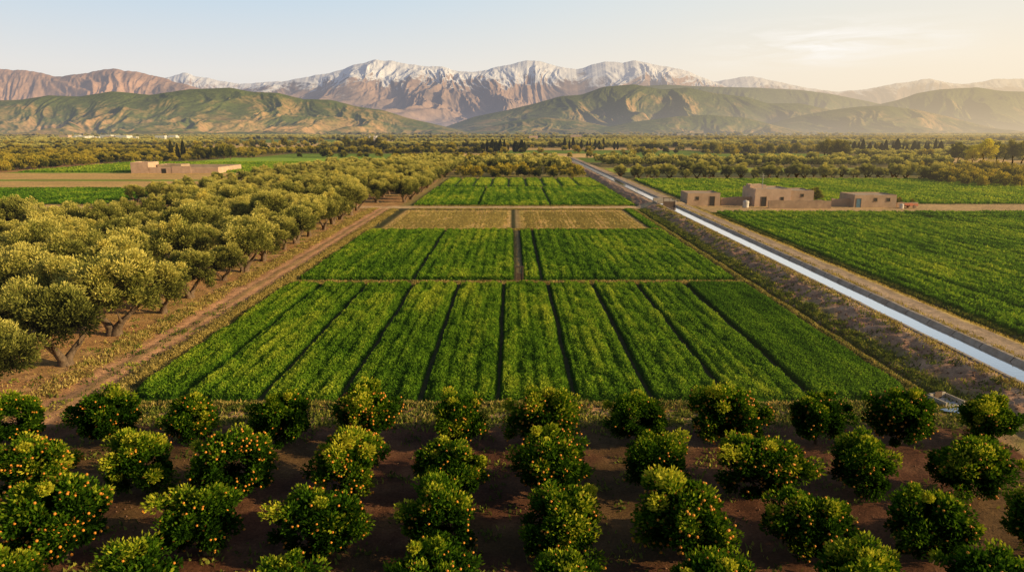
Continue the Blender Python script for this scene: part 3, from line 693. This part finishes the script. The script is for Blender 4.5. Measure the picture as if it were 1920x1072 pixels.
def drum(label,px,py,r0,h,mat,name='water_tank',cat='tank',lid=None):
    x,y=at_z(px,py);t=thing(name,label,cat,(x,y,0))
    n=20;V=[];Q=[];pr=[(r0*.98,0),(r0,.05*h),(r0*.97,.3*h),(r0,.35*h),(r0*.97,.62*h),(r0,.67*h),(r0,.9*h),(r0*.55,h),(.001,h)]
    for (rr,z) in pr:
        for k in range(n): V.append((rr*math.cos(6.2832*k/n),rr*math.sin(6.2832*k/n),z))
    for i in range(len(pr)-1):
        for k in range(n): k2=(k+1)%n;Q.append((i*n+k,i*n+k2,(i+1)*n+k2,(i+1)*n+k))
    link('body',mesh_np(name,V,Q,mat,True),t);V=[(.25*r0*math.cos(6.2832*k/n),.25*r0*math.sin(6.2832*k/n),z) for z in (h+.002,h+.1) for k in range(n)]
    link('lid',mesh_np('lid',V,[(k,(k+1)%n,n+(k+1)%n,n+k) for k in range(n)],lid or mat),t)
drum('white water tank at the low wall left of the main farmhouse',1398,389,.6,1.4,m_white)
drum('white drum in the yard right of the blue door house',1690,391,.4,.9,m_white,'storage_drum','drum')
x,y=at_z(1430,387);t=thing('roof_mast','thin white mast rising from the main farmhouse','mast',(x,y+1,3.3))
v,q=tube([(0,0,0),(0,0,1.5),(0,0,3.2)],[.06,.05,.03],8);link('pole',mesh_np('mast',v,q,m_white),t);boxes('antenna',[(-.3,.3,-.02,.02,2.8,2.84)],m_white,t)
x,y=at_z(1708,390.5);t=thing('farm_trailer','small red farm trailer beside the white drum','trailer',(x,y,0),R(15))
boxes('bed',[(-1.0,1.0,-.7,.7,.5,.6)],m_redp,t);boxes('side_board',[(-1.0,1.0,-.7,-.65,.602,.95)],m_redp,t);boxes('side_board',[(-1.0,1.0,.65,.7,.602,.95)],m_redp,t);boxes('drawbar',[(-1.9,-1.0,-.05,.05,.46,.55)],m_steel,t)
for sy in (-.88,.73):
    n=16;V=[(.35*math.cos(6.2832*k/n),yy,.35+.35*math.sin(6.2832*k/n)) for yy in (sy,sy+.15) for k in range(n)]+[(0,sy,.35),(0,sy+.15,.35)]
    Q=[(k,(k+1)%n,n+(k+1)%n,n+k) for k in range(n)];o=link('wheel',mesh_np('wheel',V,Q,m_dark),t)
    T=[(2*n,(k+1)%n,k) for k in range(n)]+[(2*n+1,n+k,n+(k+1)%n) for k in range(n)];link('rim',mesh_np('rim',V,T,m_steel),o)
# ruined compound on left
xa,y=at_z(246,325);xb,_=at_z(410,325)
t=thing('ruined_compound','long low pinkish mud compound with a taller left end in the left fields','compound',((xa+xb)/2,y,-.05));Lh=(xb-xa)/2
walls('tower_block',6.5,8,4.0,m_pink,t,.6,(-Lh+3.25,4,0))
walls('inner_house',9,7,3.0,m_mud,t,.4,(-Lh+11.5,9,0))
wl=[(-Lh+6.6,Lh,0,.5,0,2.2),(Lh-.5,Lh,.51,22,0,2.2),(-Lh+6.6,Lh-.51,21.5,22,0,2.3),(-Lh+15,-Lh+22,-.1,-.003,0,2.6)]
for w_ in wl: boxes('enclosure_wall',[w_],m_pink,t,.08)
opening('door',t,-Lh+12,.05,1.6,1.6,0,m_wood,m_dark)
# far town
for i in range(26):
    px=random.uniform(110,330) if i<22 else random.choice([1080,1000,640,700]);py=random.uniform(262.0,264.5)
    x,y=at_z(px,py);w=random.uniform(8,20);h=random.uniform(5.5,9);d_=9
    t=thing('village_house','tiny pale house of the village at the foot of the left hill' if i<22 else 'tiny pale house among the far groves near the centre','house',(x,y,-.05),0,'houses of the far village' if i<22 else 'lone far houses')
    walls('wall',w,d_,h,m_white if random.random()<.6 else m_pink,t,.6)
    for u in range(int(w/4)): boxes('window',[(-w/2+2+u*4-.6,-w/2+2+u*4+.6,-d_/2-.06,-d_/2+.1,h*.45,h*.45+1.2)],m_dark,t)
# ------------------------------------------------------------------ hills and mountains
def range_mesh(name,label,pr,Yf,Yc,nx,nt_,lam,A,mat,seed,back=.4,pw=1.15,crag=0.0,foot=.15,det=.05,fine=.12,we=1.35,e=1.0):
    px=np.array([p[0] for p in pr],float);py=np.array([p[1] for p in pr],float)
    u=np.linspace(px[0],px[-1],nx);v=np.interp(u,px,py)
    kern=np.hanning(max(5,int(nx*22/(px[-1]-px[0]))|1));kern/=kern.sum();pad=len(kern)//2
    v=np.convolve(np.pad(v,pad,mode='edge'),kern,'valid')
    X0=np.empty(nx);Z0=np.empty(nx)
    for i in range(nx): X0[i],Z0[i]=at_Y(u[i],v[i],Yc)
    t=np.linspace(0,1+back,nt_);T,I=np.meshgrid(t,np.arange(nx),indexing='ij')
    Xc=X0[I];Zc=np.maximum(Z0[I],1.0)
    Zc=Zc*(1+crag*fbm(Xc/(lam*.22),T*0+seed,seed+70,5))
    Yw=Yf+(Yc-Yf)*T
    wx=Xc/lam+.55*pn(Xc/lam*.55,T*1.6,seed+1)+.16*pn(Xc/lam*2.2,T*4,seed+2)
    R1=ridged(wx,T*.8,seed,1,e=e);R2=ridged(wx*2.2+.6*R1,T*2.2+5,seed+4,2,.5,e=e);R3=ridged(wx*5.0+.8*R2,T*6,seed+6,4,.52,e=e)
    wgt=np.sin(np.pi*np.clip(T,0,1)**1.1)**we
    te=T-wgt*(A*(1-R1)*1.1+A*.5*(1-R2)+A*fine*(1-R3))+foot*pn(Xc/lam*.5,T*0+3,seed+8)*(1-T)**2
    te=np.where(T>1,1-(T-1)/back*(.8+.3*R1),np.clip(te,-.05,1.0))
    Hh=np.where(te>0,np.abs(np.clip(te,0,1))**pw,te)*Zc
    Hh=Hh+Zc*det*(R2*.4+R3*.6-.6)*sm(0,.3,T)*sm(0,.15,te)*np.where(T>.97,.3,1)
    Hh=np.minimum(Hh,Zc*(Yw/Yc)*(.985+.015*T)+np.where(T>1,1e5,0))
    Hh=np.where(T<=0.0,-20,Hh-3)
    V=np.stack([Xc*(Yw/Yc*.5+.5),Yw,Hh],-1).reshape(-1,3)
    i=np.arange(nt_-1)[:,None]*nx+np.arange(nx-1)[None]
    Q=np.stack([i,i+1,i+nx+1,i+nx],-1).reshape(-1,4)
    return tag(link(name,mesh_np(name,V,Q,mat,True)),label,name,kind='structure')
def hillmat(name,green,soil,gs,thr,dots=True,snow=None,bumpd=8,sx_=.30):
    m,nt=newmat(name);g=N(nt,'ShaderNodeNewGeometry');v=g.outputs['Position']
    s=N(nt,'ShaderNodeSeparateXYZ');nt.links.new(v,s.inputs[0]);sn=N(nt,'ShaderNodeSeparateXYZ');nt.links.new(g.outputs['Normal'],sn.inputs[0])
    n=noise(nt,v,gs,8,.62,.3)
    n=M(nt,'SUBTRACT',n,M(nt,'MULTIPLY',sn.outputs[0],sx_))  # sun-facing slopes turned browner, so the lit side is partly painted
    if dots: n=M(nt,'ADD',n,M(nt,'MULTIPLY',s.outputs[2],.0006))
    f=ramp(nt,n,[(thr-.15,(0,0,0)),(thr+.15,(1,1,1))])
    c=mixc(nt,f,soil,green)
    c=mixc(nt,.7,c,ramp(nt,noise(nt,v,gs*7,5,.7),[(.3,(.65,.65,.65)),(.7,(1.35,1.35,1.35))]),'MULTIPLY')
    if dots:
        vo=N(nt,'ShaderNodeTexVoronoi');vo.inputs['Scale'].default_value=.06;nt.links.new(v,vo.inputs['Vector'])
        dd=ramp(nt,vo.outputs['Distance'],[(.2,(1,1,1)),(.45,(0,0,0))]);c=mixc(nt,M(nt,'MULTIPLY',dd,.45),c,(.055,.065,.018))
    if snow:
        z0,z1=snow
        hf=M(nt,'DIVIDE',M(nt,'SUBTRACT',s.outputs[2],z0),z1-z0)
        mp=N(nt,'ShaderNodeMapping');mp.inputs['Scale'].default_value=(1,.6,.9);nt.links.new(v,mp.inputs[0])
        n2=noise(nt,mp.outputs[0],.0026,9,.70,.6)
        k=M(nt,'ADD',hf,M(nt,'MULTIPLY',M(nt,'SUBTRACT',n2,.5),2.0))
        k=M(nt,'ADD',k,M(nt,'MULTIPLY',M(nt,'SUBTRACT',sn.outputs[2],.86),1.5))
        k=ramp(nt,k,[(.36,(0,0,0)),(.62,(1,1,1))])
        c=mixc(nt,k,c,(.86,.87,.90))
    p=N(nt,'ShaderNodeBsdfDiffuse');nt.links.new(c,p.inputs[0])
    b=N(nt,'ShaderNodeBump');b.inputs['Strength'].default_value=1;b.inputs['Distance'].default_value=bumpd
    nt.links.new(noise(nt,v,gs*3,8,.62),b.inputs['Height']);nt.links.new(b.outputs[0],p.inputs['Normal'])
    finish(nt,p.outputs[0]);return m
mh1=hillmat('scrub_hill',(.13,.165,.032),(.54,.33,.14),.005,.39,True,None,6)
mh2=hillmat('scrub_hill_far',(.13,.155,.036),(.50,.31,.14),.0035,.41,True,None,7)
mm0=hillmat('bare_mountain',(.20,.14,.10),(.52,.32,.20),.0012,.5,False,None,22,.18)
mm1=hillmat('snow_mountain',(.14,.115,.10),(.38,.26,.18),.0010,.5,False,(640,1290),18,.18)
mm2=hillmat('snow_mountain_far',(.20,.15,.12),(.36,.26,.20),.0012,.5,False,(750,1420),18,.18)
range_mesh('hill','long green scrub hill with brown gullies at the left',[(-260,215),(-120,196),(-20,188),(40,186),(90,178),(150,180),(210,170),(280,177),(350,167),(430,163),(470,171),(520,173),(570,185),(620,186),(670,199),(720,206),(760,219),(820,233),(880,247)],2300,3700,900,250,430,.42,mh1,3,det=.06,fine=.22,we=1.15)
range_mesh('hill','brown and green central hill below the snowy range',[(820,243),(850,232),(890,218),(950,206),(1000,194),(1050,180),(1090,177),(1130,162),(1190,157),(1240,167),(1290,163),(1340,174),(1400,181),(1440,193),(1500,193),(1560,206),(1640,216),(1720,232),(1790,246)],3700,5600,800,240,620,.42,mh2,13,det=.06,fine=.22,we=1.15)
range_mesh('hill','low rounded hill in front of the right end of the central hill',[(1400,246),(1440,232),(1500,216),(1560,205),(1610,199),(1660,197),(1720,205),(1780,218),(1840,234),(1890,247)],3200,4500,480,150,430,.38,mh2,23,det=.05,fine=.2,we=1.15)
range_mesh('hill','low spur in front of the central hill',[(1080,246),(1130,238),(1200,226),(1270,217),(1330,214),(1400,220),(1450,233),(1500,246)],2900,3800,340,110,300,.38,mh1,27,det=.05,fine=.2,we=1.15)
range_mesh('hill','low brown spur in front of the left end of the central hill',[(850,250),(900,240),(960,226),(1020,219),(1080,224),(1140,236),(1200,248)],3100,4000,340,110,320,.38,mh1,29,det=.05,fine=.2,we=1.15)
range_mesh('hill','hazy broad hill at the right edge',[(1600,205),(1680,188),(1720,174),(1760,167),(1830,163),(1880,170),(1940,172),(2040,185),(2150,215)],5000,7200,440,150,700,.4,mh2,33,det=.05,fine=.2,we=1.15)
range_mesh('hill','hazy middle ridge behind the central hill on the right',[(1040,196),(1100,176),(1180,162),(1250,158),(1330,162),(1420,164),(1500,168),(1560,176),(1620,188),(1700,205),(1800,225)],6300,9000,540,160,850,.4,mh2,37,det=.05,fine=.2,we=1.15)
range_mesh('mountain','bare reddish mountains at the far left',[(-300,150),(-150,140),(-40,134),(10,129),(60,133),(100,143),(150,139),(190,131),(215,128),(260,136),(300,143),(330,154),(380,167),(430,180)],8500,12000,600,210,1200,.36,mm0,43,crag=.04,det=.08,fine=.25)
range_mesh('mountain','small snow covered peak behind the left mountains',[(250,170),(290,152),(320,143),(345,136),(370,142),(400,149),(450,157),(520,152),(570,156),(650,180)],14500,18500,420,150,1500,.36,mm2,47,crag=.03,det=.06,fine=.2)
range_mesh('mountain','great snow capped mountain range filling the centre of the horizon',[(400,195),(440,175),(470,163),(510,157),(550,149),(600,140),(640,131),(675,119),(705,112),(735,114),(765,121),(795,123),(830,125),(862,135),(890,135),(920,128),(955,122),(985,112),(1015,116),(1045,123),(1080,131),(1105,123),(1135,115),(1165,119),(1190,112),(1225,121),(1255,125),(1285,132),(1320,146),(1350,158),(1390,170),(1450,185)],8500,15000,1150,340,1800,.36,mm1,53,crag=.03,pw=1.12,det=.085,fine=.28,we=1.1)
range_mesh('mountain','hazy snow streaked mountains at the far right',[(1230,190),(1300,165),(1345,152),(1405,142),(1460,153),(1520,166),(1570,172),(1620,168),(1680,156),(1750,147),(1775,155),(1810,158),(1860,149),(1920,147),(2020,150),(2150,170)],13000,18000,600,180,1700,.36,mm2,59,crag=.03,det=.06,fine=.2)
# ------------------------------------------------------------------ light, sky, camera
EL,AZ=R(19),R(104)
sd=(math.sin(AZ)*math.cos(EL),math.cos(AZ)*math.cos(EL),math.sin(EL))
from mathutils import Vector
sl=bpy.data.lights.new('sun','SUN');sl.energy=5.0;sl.angle=R(.6);sl.color=(1,.74,.38)
so=bpy.data.objects.new('sun',sl);C.objects.link(so);so.rotation_euler=Vector(sd).to_track_quat('Z','Y').to_euler()
w=bpy.data.worlds.new('World');S.world=w;w.use_nodes=True;nt=w.node_tree;nt.nodes.clear()
sky=N(nt,'ShaderNodeTexSky',sky_type='NISHITA');sky.sun_disc=False;sky.sun_elevation=EL;sky.sun_rotation=AZ;sky.air_density=1;sky.dust_density=2.0
tc=N(nt,'ShaderNodeTexCoord');s=N(nt,'ShaderNodeSeparateXYZ');nt.links.new(tc.outputs['Generated'],s.inputs[0])
zz=s.outputs[2]
lowL=ramp(nt,M(nt,'MULTIPLY',zz,4.0,clamp=True),[(0,(.82,.73,.63)),(.30,(.80,.78,.75)),(.68,(.56,.70,.82)),(1,(.40,.60,.80))])
lowR=ramp(nt,M(nt,'MULTIPLY',zz,4.0,clamp=True),[(0,(.98,.80,.57)),(.35,(.97,.86,.69)),(.68,(.85,.84,.77)),(1,(.62,.72,.80))])
mr=N(nt,'ShaderNodeMapRange',interpolation_type='SMOOTHSTEP');mr.inputs[1].default_value=-.5;mr.inputs[2].default_value=.7;nt.links.new(s.outputs[0],mr.inputs[0])
low=mixc(nt,mr.outputs[0],lowL,lowR)
mp=N(nt,'ShaderNodeMapping');mp.inputs['Scale'].default_value=(5,5,38);mp.inputs['Rotation'].default_value=(0,R(3),0);nt.links.new(tc.outputs['Generated'],mp.inputs[0])
cn=noise(nt,mp.outputs[0],1.6,8,.6,.7)
cl=ramp(nt,cn,[(.38,(0,0,0)),(.66,(1,1,1))])
gx=M(nt,'SUBTRACT',1.0,M(nt,'MULTIPLY',M(nt,'ABSOLUTE',M(nt,'SUBTRACT',s.outputs[0],.39)),6.0),clamp=True)
gz=M(nt,'SUBTRACT',1.0,M(nt,'MULTIPLY',M(nt,'ABSOLUTE',M(nt,'SUBTRACT',zz,.108)),30),clamp=True)
ck=M(nt,'MULTIPLY',M(nt,'MULTIPLY',gx,gz),cl)
low=mixc(nt,M(nt,'MULTIPLY',ck,1.8,clamp=True),low,(1.0,.96,.90))
b1=N(nt,'ShaderNodeBackground');nt.links.new(sky.outputs[0],b1.inputs[0]);b1.inputs[1].default_value=.08
b2=N(nt,'ShaderNodeBackground');nt.links.new(low,b2.inputs[0])
# the sky dims away from the bright northern and eastern horizon
bk=N(nt,'ShaderNodeMapRange',interpolation_type='SMOOTHSTEP');bk.inputs[1].default_value=-.3;bk.inputs[2].default_value=.45;bk.inputs[3].default_value=.55;bk.inputs[4].default_value=1.0;nt.links.new(s.outputs[1],bk.inputs[0]);nt.links.new(bk.outputs[0],b2.inputs[1])
mr=N(nt,'ShaderNodeMapRange',interpolation_type='SMOOTHSTEP');mr.inputs[1].default_value=.20;mr.inputs[2].default_value=.36;nt.links.new(zz,mr.inputs[0])
mx=N(nt,'ShaderNodeMixShader');nt.links.new(mr.outputs[0],mx.inputs[0]);nt.links.new(b2.outputs[0],mx.inputs[1]);nt.links.new(b1.outputs[0],mx.inputs[2])
o=N(nt,'ShaderNodeOutputWorld');nt.links.new(mx.outputs[0],o.inputs[0])
cam=bpy.data.cameras.new('camera');cam.sensor_width=36;cam.lens=F/1920*36;cam.clip_start=.5;cam.clip_end=120000
co=bpy.data.objects.new('camera',cam);C.objects.link(co);co.location=(0,0,CH);co.rotation_euler=(math.pi/2-P,0,0);S.camera=co
S.view_settings.view_transform='Standard';S.view_settings.look='None';S.view_settings.exposure=0
